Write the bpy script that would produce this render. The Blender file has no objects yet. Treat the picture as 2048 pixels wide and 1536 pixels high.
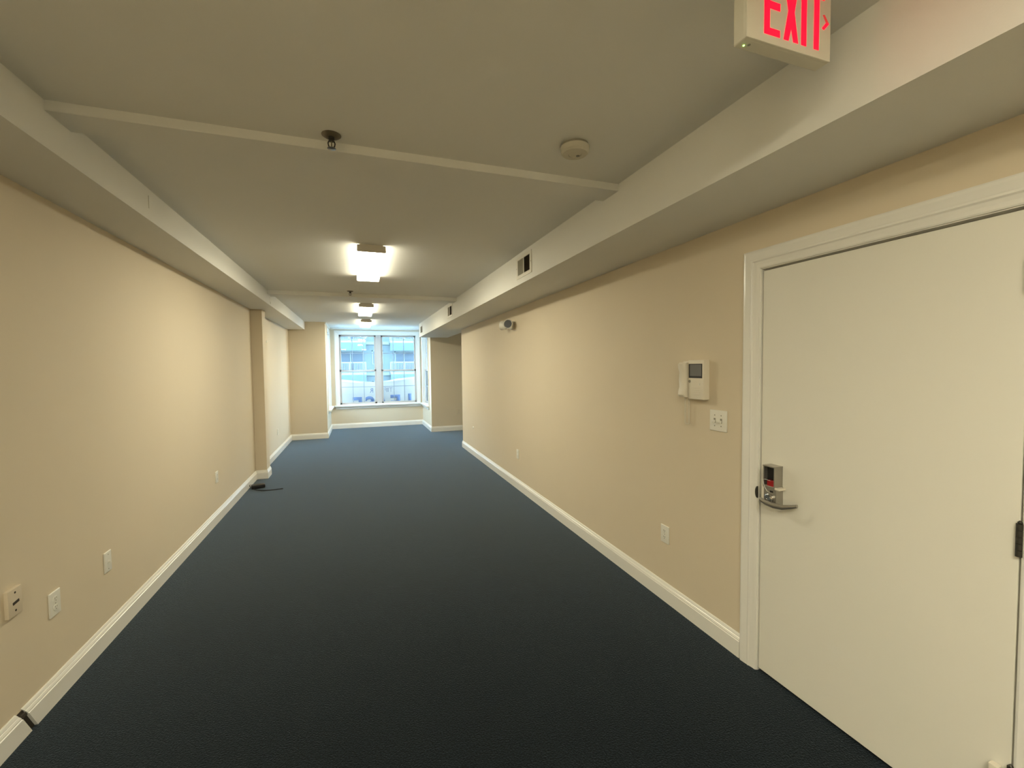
import bpy, bmesh, math, random
from mathutils import Vector, Matrix

random.seed(7)
S = bpy.context.scene
C = S.collection

# ------------------------------------------------------------------ camera
CAM_H = 1.575
yaw, pitch, roll, fpx = 0.3379, 0.0423, -0.0109, 876.14
cy, sy, cp, sp = math.cos(yaw), math.sin(yaw), math.cos(pitch), math.sin(pitch)
fwd = Vector((sy * cp, cy * cp, -sp))
rgt = Vector((cy, -sy, 0))
upv = rgt.cross(fwd)
r2 = math.cos(roll) * rgt + math.sin(roll) * upv
u2 = -math.sin(roll) * rgt + math.cos(roll) * upv
cam_data = bpy.data.cameras.new('camera')
cam = bpy.data.objects.new('camera', cam_data)
C.objects.link(cam)
m = Matrix.Identity(4)
for i in range(3):
    m[i][0], m[i][1], m[i][2] = r2[i], u2[i], -fwd[i]
m[2][3] = CAM_H
cam.matrix_world = m
cam_data.sensor_fit = 'HORIZONTAL'
cam_data.sensor_width = 36.0
cam_data.lens = 36.0 * fpx / 2048.0
cam_data.clip_start = 0.02
cam_data.clip_end = 300
S.camera = cam

# ------------------------------------------------------------------ world, exposure
SKY = (0.44, 0.72, 1.0)
SKY_POWER = 21.0
LAMP_COL = (1.0, 0.94, 0.72)
LAMP_POWER = 52.0
LAMP_BACK = 52.0
w = bpy.data.worlds.new('overcast_sky')
S.world = w
w.use_nodes = True
wn = w.node_tree.nodes
wn['Background'].inputs['Color'].default_value = (*SKY, 1)
wn['Background'].inputs['Strength'].default_value = SKY_POWER
vs = S.view_settings
vs.view_transform = 'Standard'
vs.look = 'None'
vs.gamma = 1.0
vs.use_curve_mapping = False
vs.exposure = 0.0

# ------------------------------------------------------------------ helpers
def tag(o, label=None, cat=None, group=None, kind=None):
    if label: o['label'] = label
    if cat: o['category'] = cat
    if group: o['group'] = group
    if kind: o['kind'] = kind
    return o

def thing(name, label, cat, loc=(0, 0, 0), rotz=0.0, group=None, kind=None):
    o = bpy.data.objects.new(name, None)
    o.empty_display_size = 0.1
    C.objects.link(o)
    o.location = loc
    o.rotation_euler = (0, 0, rotz)
    return tag(o, label, cat, group, kind)

def link_mesh(name, me, mat, parent=None):
    if mat is not None and not me.materials:
        me.materials.append(mat)
    o = bpy.data.objects.new(name, me)
    C.objects.link(o)
    if parent is not None:
        o.parent = parent
    return o

def obj(name, bm, mat, parent=None, smooth=False, loc=None):
    bmesh.ops.recalc_face_normals(bm, faces=bm.faces)
    me = bpy.data.meshes.new(name)
    bm.to_mesh(me)
    bm.free()
    if smooth:
        for p in me.polygons:
            p.use_smooth = True
        try:
            me.set_sharp_from_angle(angle=math.radians(35))
        except Exception:
            pass
    o = link_mesh(name, me, mat, parent)
    if loc is not None:
        o.location = loc
    return o

def struct(name, bm, mat, label, smooth=False, parent=None):
    o = obj(name, bm, mat, parent, smooth)
    if parent is None:
        tag(o, label, kind='structure')
    return o

def copy_tree(o, parent=None):
    c = o.copy()
    C.objects.link(c)
    c.parent = parent
    for ch in list(o.children):
        copy_tree(ch, c)
    return c

def NB():
    return bmesh.new()

def box(bm, lo, hi, bev=0.0, seg=2, mat=None):
    lo = Vector(lo); hi = Vector(hi)
    r = bmesh.ops.create_cube(bm, size=1.0)
    vs_ = r['verts']
    c = (lo + hi) / 2; d = hi - lo
    for v in vs_:
        v.co = Vector((v.co.x * d.x, v.co.y * d.y, v.co.z * d.z)) + c
        if mat is not None:
            v.co = mat @ v.co
    if bev > 0:
        es = list({e for v in vs_ for e in v.link_edges})
        bmesh.ops.bevel(bm, geom=es, offset=bev, segments=seg, profile=0.6, affect='EDGES')
    return bm

def frame_of(d):
    d = d.normalized()
    a = Vector((0, 0, 1)) if abs(d.z) < 0.9 else Vector((1, 0, 0))
    x = d.cross(a).normalized()
    return x, d.cross(x).normalized()

def lathe(bm, prof, org, axis, seg=24, cap=True):
    """prof: list of (radius, distance along axis)."""
    org = Vector(org); axis = Vector(axis).normalized()
    x, y = frame_of(axis)
    rings = []
    for r, t in prof:
        r = max(r, 1e-5)
        rings.append([bm.verts.new(org + axis * t + (x * math.cos(2 * math.pi * k / seg) + y * math.sin(2 * math.pi * k / seg)) * r) for k in range(seg)])
    for a, b in zip(rings[:-1], rings[1:]):
        for k in range(seg):
            bm.faces.new((a[k], a[(k + 1) % seg], b[(k + 1) % seg], b[k]))
    if cap:
        bm.faces.new(rings[0]); bm.faces.new(rings[-1])
    return bm

def cyl(bm, p0, p1, r0, r1=None, seg=16):
    p0 = Vector(p0); p1 = Vector(p1)
    d = p1 - p0
    return lathe(bm, [(r0, 0), (r0 if r1 is None else r1, d.length)], p0, d, seg)

def sweep(bm, pts, r, seg=8):
    pts = [Vector(p) for p in pts]
    rings = []
    nx = None
    for i, p in enumerate(pts):
        a = pts[max(i - 1, 0)]; b = pts[min(i + 1, len(pts) - 1)]
        t = (b - a).normalized()
        if nx is None:
            nx, ny = frame_of(t)
        else:
            nx = (nx - t * nx.dot(t)).normalized(); ny = t.cross(nx)
        rr = r[i] if isinstance(r, (list, tuple)) else r
        rings.append([bm.verts.new(p + (nx * math.cos(2 * math.pi * k / seg) + ny * math.sin(2 * math.pi * k / seg)) * rr) for k in range(seg)])
    for a, b in zip(rings[:-1], rings[1:]):
        for k in range(seg):
            bm.faces.new((a[k], a[(k + 1) % seg], b[(k + 1) % seg], b[k]))
    bm.faces.new(rings[0]); bm.faces.new(rings[-1])
    return bm

def prism(bm, poly, to3d, d0, d1):
    """poly: list of 2d; to3d(u, v, d)."""
    a = [bm.verts.new(to3d(u, v, d0)) for u, v in poly]
    b = [bm.verts.new(to3d(u, v, d1)) for u, v in poly]
    n = len(poly)
    bm.faces.new(a); bm.faces.new(b[::-1])
    for k in range(n):
        bm.faces.new((a[k], b[k], b[(k + 1) % n], a[(k + 1) % n]))
    return bm

def mitre_offsets(path):
    """unit-depth offset vector (towards the left of the path) at each vertex, mitred."""
    P = [Vector(p) for p in path]
    nor = []
    for a, b in zip(P[:-1], P[1:]):
        d = (b - a).normalized()
        nor.append(Vector((-d.y, d.x)))
    out = []
    for i in range(len(P)):
        if i == 0: out.append(nor[0])
        elif i == len(P) - 1: out.append(nor[-1])
        else:
            s = nor[i - 1] + nor[i]
            out.append(s / (s.dot(nor[i])))
    return P, out

def moulding(bm, P, off, i, prof, to3d):
    """one straight length between path vertices i and i+1 with mitred ends."""
    rings = []
    for k in (i, i + 1):
        rings.append([bm.verts.new(to3d(P[k] + off[k] * d, n)) for d, n in prof])
    n = len(prof)
    for j in range(n):
        bm.faces.new((rings[0][j], rings[0][(j + 1) % n], rings[1][(j + 1) % n], rings[1][j]))
    bm.faces.new(rings[0]); bm.faces.new(rings[1][::-1])

# ------------------------------------------------------------------ materials
def nodes_of(mt):
    mt.use_nodes = True
    return mt.node_tree.nodes, mt.node_tree.links

def paint(name, col, rough=0.6, var=0.04, vscale=3.0, bump=0.0, bscale=300.0, spec=0.4, metallic=0.0, coat=0.0):
    mt = bpy.data.materials.new(name)
    n, l = nodes_of(mt)
    b = n['Principled BSDF']
    b.inputs['Roughness'].default_value = rough
    b.inputs['Specular IOR Level'].default_value = spec
    b.inputs['Metallic'].default_value = metallic
    if coat: b.inputs['Coat Weight'].default_value = coat
    tc = n.new('ShaderNodeTexCoord')
    no = n.new('ShaderNodeTexNoise')
    no.inputs['Scale'].default_value = vscale
    no.inputs['Detail'].default_value = 4
    l.new(tc.outputs['Object'], no.inputs['Vector'])
    mx = n.new('ShaderNodeMix'); mx.data_type = 'RGBA'
    l.new(no.outputs['Fac'], mx.inputs['Factor'])
    mx.inputs['A'].default_value = (*[c * (1 - var) for c in col], 1)
    mx.inputs['B'].default_value = (*[min(1, c * (1 + var)) for c in col], 1)
    l.new(mx.outputs['Result'], b.inputs['Base Color'])
    if bump:
        n2 = n.new('ShaderNodeTexNoise')
        n2.inputs['Scale'].default_value = bscale
        n2.inputs['Detail'].default_value = 3
        l.new(tc.outputs['Object'], n2.inputs['Vector'])
        bp = n.new('ShaderNodeBump')
        bp.inputs['Strength'].default_value = bump
        bp.inputs['Distance'].default_value = 0.002
        l.new(n2.outputs['Fac'], bp.inputs['Height'])
        l.new(bp.outputs['Normal'], b.inputs['Normal'])
    return mt

def emit(name, col, power):
    mt = bpy.data.materials.new(name)
    n, l = nodes_of(mt)
    b = n['Principled BSDF']
    b.inputs['Base Color'].default_value = (0.5 * col[0], 0.5 * col[1], 0.5 * col[2], 1)
    b.inputs['Emission Color'].default_value = (*col, 1)
    b.inputs['Emission Strength'].default_value = power
    return mt

def glass_mat(name, tint=(0.93, 0.98, 1.0)):
    mt = bpy.data.materials.new(name)
    n, l = nodes_of(mt)
    n.remove(n['Principled BSDF'])
    tr = n.new('ShaderNodeBsdfTransparent'); tr.inputs['Color'].default_value = (*tint, 1)
    gl = n.new('ShaderNodeBsdfGlossy'); gl.inputs['Roughness'].default_value = 0.02
    fr = n.new('ShaderNodeFresnel'); fr.inputs['IOR'].default_value = 1.35
    mx = n.new('ShaderNodeMixShader')
    l.new(fr.outputs['Fac'], mx.inputs['Fac'])
    l.new(tr.outputs['BSDF'], mx.inputs[1]); l.new(gl.outputs['BSDF'], mx.inputs[2])
    l.new(mx.outputs['Shader'], n['Material Output'].inputs['Surface'])
    return mt

def carpet_mat():
    mt = bpy.data.materials.new('navy_carpet')
    n, l = nodes_of(mt)
    b = n['Principled BSDF']
    b.inputs['Roughness'].default_value = 0.95
    b.inputs['Specular IOR Level'].default_value = 0.1
    b.inputs['Sheen Weight'].default_value = 0.75
    b.inputs['Sheen Roughness'].default_value = 0.35
    b.inputs['Sheen Tint'].default_value = (0.6, 0.75, 0.9, 1)
    tc = n.new('ShaderNodeTexCoord')
    fine = n.new('ShaderNodeTexNoise'); fine.inputs['Scale'].default_value = 150; fine.inputs['Detail'].default_value = 3
    big = n.new('ShaderNodeTexNoise'); big.inputs['Scale'].default_value = 1.6; big.inputs['Detail'].default_value = 5
    l.new(tc.outputs['Object'], fine.inputs['Vector']); l.new(tc.outputs['Object'], big.inputs['Vector'])
    r1 = n.new('ShaderNodeValToRGB')
    r1.color_ramp.elements[0].position = 0.35; r1.color_ramp.elements[0].color = (0.0008, 0.0018, 0.0026, 1)
    r1.color_ramp.elements[1].position = 0.68; r1.color_ramp.elements[1].color = (0.0098, 0.0150, 0.0205, 1)
    l.new(fine.outputs['Fac'], r1.inputs['Fac'])
    r2_ = n.new('ShaderNodeValToRGB')
    r2_.color_ramp.elements[0].position = 0.3; r2_.color_ramp.elements[0].color = (0.85, 0.85, 0.85, 1)
    r2_.color_ramp.elements[1].position = 0.75; r2_.color_ramp.elements[1].color = (1.12, 1.1, 1.08, 1)
    l.new(big.outputs['Fac'], r2_.inputs['Fac'])
    mx = n.new('ShaderNodeMix'); mx.data_type = 'RGBA'; mx.blend_type = 'MULTIPLY'
    mx.inputs['Factor'].default_value = 1
    l.new(r1.outputs['Color'], mx.inputs['A']); l.new(r2_.outputs['Color'], mx.inputs['B'])
    l.new(mx.outputs['Result'], b.inputs['Base Color'])
    bp = n.new('ShaderNodeBump'); bp.inputs['Strength'].default_value = 0.7; bp.inputs['Distance'].default_value = 0.004
    l.new(fine.outputs['Fac'], bp.inputs['Height']); l.new(bp.outputs['Normal'], b.inputs['Normal'])
    return mt

def siding_mat(name, a, b_, scale):
    mt = bpy.data.materials.new(name)
    n, l = nodes_of(mt)
    b = n['Principled BSDF']; b.inputs['Roughness'].default_value = 0.7
    tc = n.new('ShaderNodeTexCoord')
    wv = n.new('ShaderNodeTexWave'); wv.bands_direction = 'Z'; wv.wave_profile = 'SAW'
    wv.inputs['Scale'].default_value = scale
    l.new(tc.outputs['Object'], wv.inputs['Vector'])
    mx = n.new('ShaderNodeMix'); mx.data_type = 'RGBA'
    mx.inputs['A'].default_value = (*a, 1); mx.inputs['B'].default_value = (*b_, 1)
    l.new(wv.outputs['Fac'], mx.inputs['Factor'])
    l.new(mx.outputs['Result'], b.inputs['Base Color'])
    return mt

M = {}
M['wall'] = paint('beige_wall_paint', (0.70, 0.605, 0.455), 0.75, 0.025, 1.5, 0.10, 260, 0.25)
M['ceiling'] = paint('white_ceiling_paint', (0.83, 0.82, 0.77), 0.85, 0.02, 1.2, 0.12, 220, 0.2)
M['trim'] = paint('white_gloss_trim', (0.84, 0.82, 0.76), 0.25, 0.015, 2.0, 0.0, 0, 0.5)
M['door'] = paint('white_door_paint', (0.80, 0.775, 0.69), 0.38, 0.02, 2.5, 0.05, 160, 0.4)
M['carpet'] = carpet_mat()
M['plastic'] = paint('white_plastic', (0.80, 0.78, 0.70), 0.35, 0.01, 10)
M['plastic2'] = paint('ivory_plastic', (0.78, 0.72, 0.60), 0.4, 0.02, 10)
M['beigeplate'] = paint('painted_plate', (0.66, 0.57, 0.43), 0.6, 0.02, 8)
M['slot'] = paint('dark_slot', (0.05, 0.04, 0.03), 0.7, 0.05, 20)
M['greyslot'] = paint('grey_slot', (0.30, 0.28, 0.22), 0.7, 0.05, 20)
M['steel'] = paint('brushed_steel', (0.42, 0.40, 0.36), 0.35, 0.06, 30, 0.05, 400, 0.5, 0.85)
M['dark_metal'] = paint('dark_bronze', (0.06, 0.055, 0.045), 0.45, 0.1, 30, 0, 0, 0.5, 0.6)
M['smoke'] = paint('dull_plastic', (0.62, 0.58, 0.47), 0.6, 0.03, 10)
M['bronze'] = paint('bronze_ring', (0.20, 0.17, 0.12), 0.4, 0.1, 30, 0, 0, 0.5, 0.5)
M['chrome'] = paint('chrome', (0.6, 0.6, 0.6), 0.15, 0.02, 10, 0, 0, 0.5, 1.0)
M['black'] = paint('black_plastic', (0.012, 0.012, 0.013), 0.4, 0.1, 20)
M['screen'] = paint('monitor_glass', (0.16, 0.165, 0.17), 0.12, 0.25, 6, 0, 0, 0.6)
M['red'] = paint('red_plastic', (0.35, 0.01, 0.012), 0.4, 0.1, 30)
M['wire'] = paint('wire_insulation', (0.6, 0.62, 0.55), 0.5, 0.05, 30)
M['fixture'] = paint('fixture_enamel', (0.75, 0.70, 0.62), 0.4, 0.02, 8)
M['lens'] = emit('lamp_lens', LAMP_COL, LAMP_POWER)
M['lens_side'] = emit('lamp_lens_side', LAMP_COL, LAMP_POWER * 0.20)
M['lens_back'] = emit('lamp_lens_back_room', LAMP_COL, LAMP_BACK)
M['exit_red'] = emit('exit_letters', (1.0, 0.0, 0.015), 2.6)
M['exit_dim'] = emit('exit_chevron_dim', (1.0, 0.06, 0.06), 0.35)
M['led'] = emit('green_led', (0.35, 1.0, 0.12), 8.0)
M['exit_body'] = paint('exit_housing', (0.72, 0.69, 0.58), 0.5, 0.02, 6)
M['grille'] = paint('vent_white', (0.80, 0.77, 0.69), 0.45, 0.02, 6)
M['vent_dark'] = paint('vent_shade_dark', (0.13, 0.11, 0.08), 0.8, 0.1, 8)
M['glass'] = glass_mat('window_glass')
M['vinyl'] = paint('window_vinyl', (0.48, 0.44, 0.41), 0.4, 0.02, 4)
M['muntin'] = paint('grille_bar', (0.30, 0.36, 0.42), 0.5, 0.02, 4)
M['banner'] = paint('banner_vinyl', (0.80, 0.76, 0.745), 0.6, 0.04, 2)
M['banner_hem'] = paint('banner_hem', (0.90, 0.90, 0.87), 0.6, 0.02, 2)
M['print'] = paint('blue_print', (0.19, 0.25, 0.45), 0.6, 0.06, 5)
M['print2'] = paint('grey_print', (0.42, 0.42, 0.48), 0.6, 0.06, 5)
M['siding'] = siding_mat('lap_siding', (0.088, 0.100, 0.096), (0.108, 0.120, 0.114), 5.0)
M['fascia'] = paint('white_fascia', (0.17, 0.172, 0.152), 0.6, 0.05, 1.0)
M['fascia_blue'] = paint('blue_panel', (0.062, 0.084, 0.094), 0.6, 0.05, 0.6)
M['pane'] = paint('house_pane', (0.078, 0.086, 0.096), 0.5, 0.15, 0.8, 0, 0, 0.2)
M['rail'] = paint('white_rail', (0.17, 0.172, 0.152), 0.5, 0.03, 1.0)
M['street'] = paint('street', (0.08, 0.085, 0.09), 0.9, 0.1, 0.4)
M['door_backing'] = paint('door_backing_dark', (0.02, 0.018, 0.015), 0.9, 0.05, 2)

# ------------------------------------------------------------------ dimensions
XL, XR = -1.399, 1.897          # left and right wall faces
H = 2.575                       # ceiling
YB = -3.6                       # back wall
YP, YW = 10.5315, 12.04         # pier line, window wall
BL, BR = -0.664, 1.645          # bay side walls
YR = 8.314                      # end of the right wall
XC, YC0, YC1 = -1.2575, 7.02, 7.25    # column
XREC = 3.3
SRX = 1.39                      # right soffit face
SLX, SLZ = -1.07, 2.402         # left soffit
D0, D1, DH = 0.731, 1.6435, 2.03      # door
T = 0.16

# ------------------------------------------------------------------ shell
bm = NB(); box(bm, (XL - 0.3, YB - 0.2, -0.12), (XREC + 0.2, YW + 0.2, 0.0))
struct('floor', bm, M['carpet'], 'dark navy cut pile carpet covering the whole floor')
bm = NB(); box(bm, (XL - 0.3, YB - 0.2, H), (XREC + 0.2, YW + 0.25, H + 0.12))
struct('ceiling', bm, M['ceiling'], 'flat white painted ceiling of the long room')

bm = NB(); box(bm, (XL - T, YB - 0.1, 0), (XL, YP + 0.1, H))
struct('wall_left', bm, M['wall'], 'long beige wall opposite the door')
bm = NB(); box(bm, (XL - 0.02, YC0, 0), (XC, YC1, SLZ + 0.01))
struct('wall_column', bm, M['wall'], 'shallow beige pilaster standing out of the long left wall')

bm = NB()
box(bm, (XR, D1 + 0.012, 0), (XR + T, YR, H))
box(bm, (XR, YB - 0.1, 0), (XR + T, D0 - 0.012, H))
box(bm, (XR, D0 - 0.012, DH + 0.012), (XR + T, D1 + 0.012, H))
struct('wall_right', bm, M['wall'], 'long beige wall that holds the white door')
bm = NB(); box(bm, (XR + 0.10, D0 - 0.1, -0.02), (XR + 0.14, D1 + 0.1, DH + 0.1))  # added dark backing, stops sky light leaking through the door gap
struct('wall_door_backing', bm, M['door_backing'], 'dark backing added behind the closed door to keep out sky light')
bm = NB(); box(bm, (XL - T, YB - T, 0), (XR + T, YB, H))
struct('wall_back', bm, M['wall'], 'plain beige wall closing the end opposite the bay window')
bm = NB(); box(bm, (XL - T, YP, 0), (BL, YP + 0.2, H))
struct('wall_far_left', bm, M['wall'], 'beige pier on the near side of the bay beside the left wall')
bm = NB(); box(bm, (BR, YP, 0), (XREC + T, YP + 0.2, H))
struct('wall_far_right', bm, M['wall'], 'shaded beige pier of the recess beside the bay')
bm = NB(); box(bm, (XREC, YR - T, 0), (XREC + T, YP + 0.2, H))
struct('wall_recess', bm, M['wall'], 'beige end wall of the recess')
bm = NB(); box(bm, (XR + T - 0.01, YR - T, 0), (XREC + T, YR, H))
struct('wall_recess_near', bm, M['wall'], 'beige return wall of the recess')

# bay: window wall and two side walls with openings
WX0, WX1, WZ0, WZ1 = -0.455, 1.505, 0.60, 2.42      # main opening
bm = NB()
box(bm, (BL - 0.13, YW, 0), (WX0, YW + 0.16, H)); box(bm, (WX1, YW, 0), (BR + 0.13, YW + 0.16, H))
box(bm, (WX0, YW, 0), (WX1, YW + 0.16, WZ0)); box(bm, (WX0, YW, WZ1), (WX1, YW + 0.16, H))
struct('wall_window', bm, M['wall'], 'beige wall under and around the big bay window')
SY0, SY1 = YP + 0.42, YW - 0.16
for nm, x0, x1 in (('wall_bay_left', BL - 0.13, BL), ('wall_bay_right', BR, BR + 0.13)):
    bm = NB()
    box(bm, (x0, YP + 0.2, 0), (x1, SY0, H)); box(bm, (x0, SY1, 0), (x1, YW, H))
    box(bm, (x0, SY0, 0), (x1, SY1, WZ0)); box(bm, (x0, SY0, WZ1), (x1, SY1, H))
    struct(nm, bm, M['wall'], 'narrow side wall of the bay, ' + ('next to the left pier' if 'left' in nm else 'next to the shaded recess'))

# soffits and beams
bm = NB(); box(bm, (XL - 0.05, YB - 0.05, SLZ), (SLX, YP + 0.02, H + 0.02))
so_l = struct('trim_1', bm, M['ceiling'], 'low white soffit boxed along the top of the left wall')
bm = NB()
zn, zf = 2.311, 2.262
def sz(y): return zn + (zf - zn) * max(0, (y - 2.0)) / (YP - 2.0)
def soff(bm, x0, x1, y0, y1):
    v = []
    for y in (y0, y1):
        for x, z in ((x0, sz(y)), (x1, sz(y)), (x1, H + 0.02), (x0, H + 0.02)):
            v.append(bm.verts.new((x, y, z)))
    for f in ((0, 1, 2, 3), (7, 6, 5, 4), (0, 4, 5, 1), (1, 5, 6, 2), (2, 6, 7, 3), (3, 7, 4, 0)):
        bm.faces.new([v[k] for k in f])
soff(bm, SRX, XR + 0.03, YB - 0.05, 2.0); soff(bm, SRX, XR + 0.03, 2.0, YR); soff(bm, SRX, 2.06, YR, YP)
bmesh.ops.remove_doubles(bm, verts=bm.verts, dist=0.0005)
so_r = struct('trim_2', bm, M['ceiling'], 'deep white duct soffit above the door wall')
bm = NB(); box(bm, (SLX - 0.02, 2.137, 2.537), (SRX + 0.02, 2.30, H + 0.01), 0.004)
struct('trim_3', bm, M['ceiling'], 'shallow white ceiling beam beside the smoke detector')
bm = NB(); box(bm, (SLX - 0.02, 6.36, 2.525), (SRX + 0.02, 6.60, H + 0.01), 0.004)
struct('trim_4', bm, M['ceiling'], 'shallow white ceiling beam between two ceiling lamps')
# corner bead of the soffit (plaster joints seen on the left soffit)
for y, z0, z1 in ((2.99, 2.467, 2.536), (6.52, 2.443, 2.51)):
    bm = NB(); box(bm, (SLX - 0.002, y - 0.0035, z0), (SLX + 0.0035, y + 0.0035, z1), 0.001, 1)
    obj('plaster_joint', bm, M['ceiling'], so_l)
bm = NB(); lathe(bm, [(0.014, 0), (0.014, 0.006), (0.008, 0.010)], (SLX - 0.001, 6.56, 2.437), (1, 0, 0), 12)
obj('screw_cap', bm, M['plastic'], so_l)

# ------------------------------------------------------------------ baseboards
BASE = [(-0.002, 0), (0.016, 0), (0.016, 0.088), (0.0125, 0.0905), (0.0125, 0.0945), (0.0145, 0.0965), (0.0105, 0.1065), (0.0078, 0.109),
        (0.0092, 0.1115), (0.006, 0.121), (0.003, 0.126), (-0.002, 0.126)]
def base3(p, n): return Vector((p.x, p.y, n))
PATH = [(XR, 1.7515), (XR, YR), (XREC, YR), (XREC, YP), (BR, YP), (BR, YW), (BL, YW), (BL, YP), (XL, YP), (XL, YC1), (XC, YC1), (XC, YC0), (XL, YC0), (XL, 2.488)]
P, OFF = mitre_offsets(PATH)
for nm, segs, lab in (('baseboard_right', (0, 1), 'white moulded baseboard along the door wall'),
                      ('baseboard_recess', (2, 3), 'white moulded baseboard around the shaded recess'),
                      ('baseboard_window', (4, 5, 6), 'white moulded baseboard around the window bay'),
                      ('baseboard_far', (7, 8), 'white moulded baseboard of the left pier and wall beyond the pilaster'),
                      ('baseboard_column', (9, 10, 11), 'white moulded baseboard wrapped around the pilaster'),
                      ('baseboard_left', (12,), 'long white moulded baseboard on the wall opposite the door')):
    bm = NB()
    for s in segs:
        moulding(bm, P, OFF, s, BASE, base3)
    if nm == 'baseboard_left':      # its end is cut on a slant
        for v in bm.verts:
            if v.co.y < 2.6: v.co.y -= 0.07 * v.co.z / 0.126
    struct(nm, bm, M['trim'], lab)
P, OFF = mitre_offsets([(XL, 2.452), (XL, YB), (XR, YB), (XR, D0 - 0.11)])
bm = NB()
for s in range(3): moulding(bm, P, OFF, s, BASE, base3)
for v in bm.verts:
    if v.co.y > 2.3: v.co.y -= 0.07 * v.co.z / 0.126
struct('baseboard_back', bm, M['trim'], 'white moulded baseboard continuing past a dark gap near the corner')
bm = NB(); box(bm, (XL - 0.001, 2.452, 0.0), (XL + 0.004, 2.488, 0.118)); 
box(bm, (XL, 2.455, 0.085), (XL + 0.012, 2.486, 0.105), 0.003)
for v in bm.verts: v.co.y -= 0.07 * v.co.z / 0.126
struct('trim_5', bm, M['slot'], 'dark brown gap between two lengths of baseboard')

# ------------------------------------------------------------------ door
door = thing('door_1', 'plain white flush door in a moulded white frame', None, (XR, (D0 + D1) / 2, 0), 0, None, 'structure')
def dobj(name, bm, mat, parent=door, smooth=False):
    for v in bm.verts:
        v.co -= Vector((XR, (D0 + D1) / 2, 0))
    return obj(name, bm, mat, parent, smooth)
bm = NB(); box(bm, (XR + 0.001, D0, 0.016), (XR + 0.045, D1, DH - 0.004), 0.0015, 1)
slab = dobj('door_leaf', bm, M['door'])
bm = NB()
box(bm, (XR - 0.002, D1 + 0.006, 0), (XR + 0.10, D1 + 0.013, DH + 0.013)); box(bm, (XR - 0.002, D0 - 0.013, 0), (XR + 0.10, D0 - 0.006, DH + 0.013))
box(bm, (XR - 0.002, D0 - 0.013, DH + 0.006), (XR + 0.10, D1 + 0.013, DH + 0.013))
box(bm, (XR + 0.047, D0 - 0.006, DH - 0.012), (XR + 0.058, D1 + 0.006, DH + 0.006))
dobj('jamb', bm, M['trim'])
CAS = [(0.0, -0.001), (0.0, 0.008), (0.006, 0.0105), (0.020, 0.011), (0.034, 0.0135), (0.040, 0.0175), (0.048, 0.0155), (0.052, 0.0165), (0.078, 0.019), (0.088, 0.018), (0.094, 0.014), (0.094, -0.001)]
P, OFF = mitre_offsets([(D1 + 0.010, 0.0), (D1 + 0.010, DH + 0.010), (D0 - 0.010, DH + 0.010), (D0 - 0.010, 0.0)])
# path runs up, across towards the camera and down: offset must point away from the opening
def cas3(p, n): return Vector((XR - n, p.x, p.y))
for s in range(3):
    bm = NB()
    moulding(bm, P, [-o for o in OFF], s, CAS, cas3)
    dobj('casing', bm, M['trim'])
# hinges
for z0 in (0.205, 0.975, 1.78):
    bm = NB()
    for k in range(5):
        cyl(bm, (XR - 0.007, D0 - 0.003, z0 + k * 0.0205), (XR - 0.007, D0 - 0.003, z0 + k * 0.0205 + 0.0195), 0.0085, seg=14)
    lathe(bm, [(0.0045, 0), (0.0065, 0.003), (0.002, 0.009)], (XR - 0.007, D0 - 0.003, z0 + 0.102), (0, 0, 1), 12)
    dobj('hinge', bm, M['dark_metal'], smooth=True)
# lock with the open cover box
LX = XR
bm = NB()
y0, y1, z0, z1, d = 1.524, 1.586, 0.975, 1.080, 0.052
box(bm, (LX - d, y0, z0), (LX + 0.002, y0 + 0.004, z1)); box(bm, (LX - d, y1 - 0.006, z0), (LX + 0.002, y1, z1))
box(bm, (LX - d - 0.002, y0 - 0.001, z1 - 0.004), (LX + 0.002, y1 + 0.001, z1 + 0.001)); box(bm, (LX - 0.004, y0, z0), (LX + 0.002, y1, z1))
lock = dobj('lock_box', bm, M['steel'])
def sub(name, bm, mat, parent, smooth=False):
    for v in bm.verts:
        v.co -= Vector((XR, (D0 + D1) / 2, 0))
    return obj(name, bm, mat, parent, smooth)
bm = NB(); box(bm, (LX - 0.030, y0 + 0.004, z0 + 0.01), (LX - 0.004, y1 - 0.006, z1 - 0.004)); sub('dark_interior', bm, M['black'], lock)  # black block fills the open box as its dark interior
bm = NB(); box(bm, (LX - 0.045, y0 + 0.005, z0 + 0.004), (LX - 0.028, y1 - 0.016, z0 + 0.036), 0.003); sub('red_connector', bm, M['red'], lock)
bm = NB()
sweep(bm, [(LX - 0.046, 1.575, 1.012), (LX - 0.056, 1.583, 1.010), (LX - 0.060, 1.577, 0.996), (LX - 0.060, 1.566, 0.972), (LX - 0.058, 1.556, 0.958), (LX - 0.052, 1.548, 0.955)], 0.0014, 6)
sweep(bm, [(LX - 0.052, 1.581, 1.011), (LX - 0.058, 1.565, 1.014), (LX - 0.053, 1.545, 1.012)], 0.0014, 6)
sub('wire', bm, M['wire'], lock)
bm = NB(); box(bm, (LX - 0.046, 1.520, 0.886), (LX + 0.002, 1.590, 0.984), 0.004)
esc = dobj('escutcheon', bm, M['steel'])
bm = NB(); box(bm, (LX - 0.0465, 1.584, 0.900), (LX - 0.001, 1.598, 0.985), 0.003); sub('side_plate', bm, M['plastic2'], esc)
bm = NB(); box(bm, (LX - 0.050, 1.500, 0.972), (LX - 0.008, 1.526, 0.982), 0.002, mat=None); sub('broken_cover', bm, M['plastic2'], esc)
bm = NB(); lathe(bm, [(0.022, 0), (0.022, 0.010), (0.016, 0.013), (0.016, 0.018), (0.006, 0.018), (0.006, 0.016)], (LX - 0.044, 1.553, 0.925), (-1, 0, 0), 20); sub('cylinder', bm, M['chrome'], esc, True)
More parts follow.
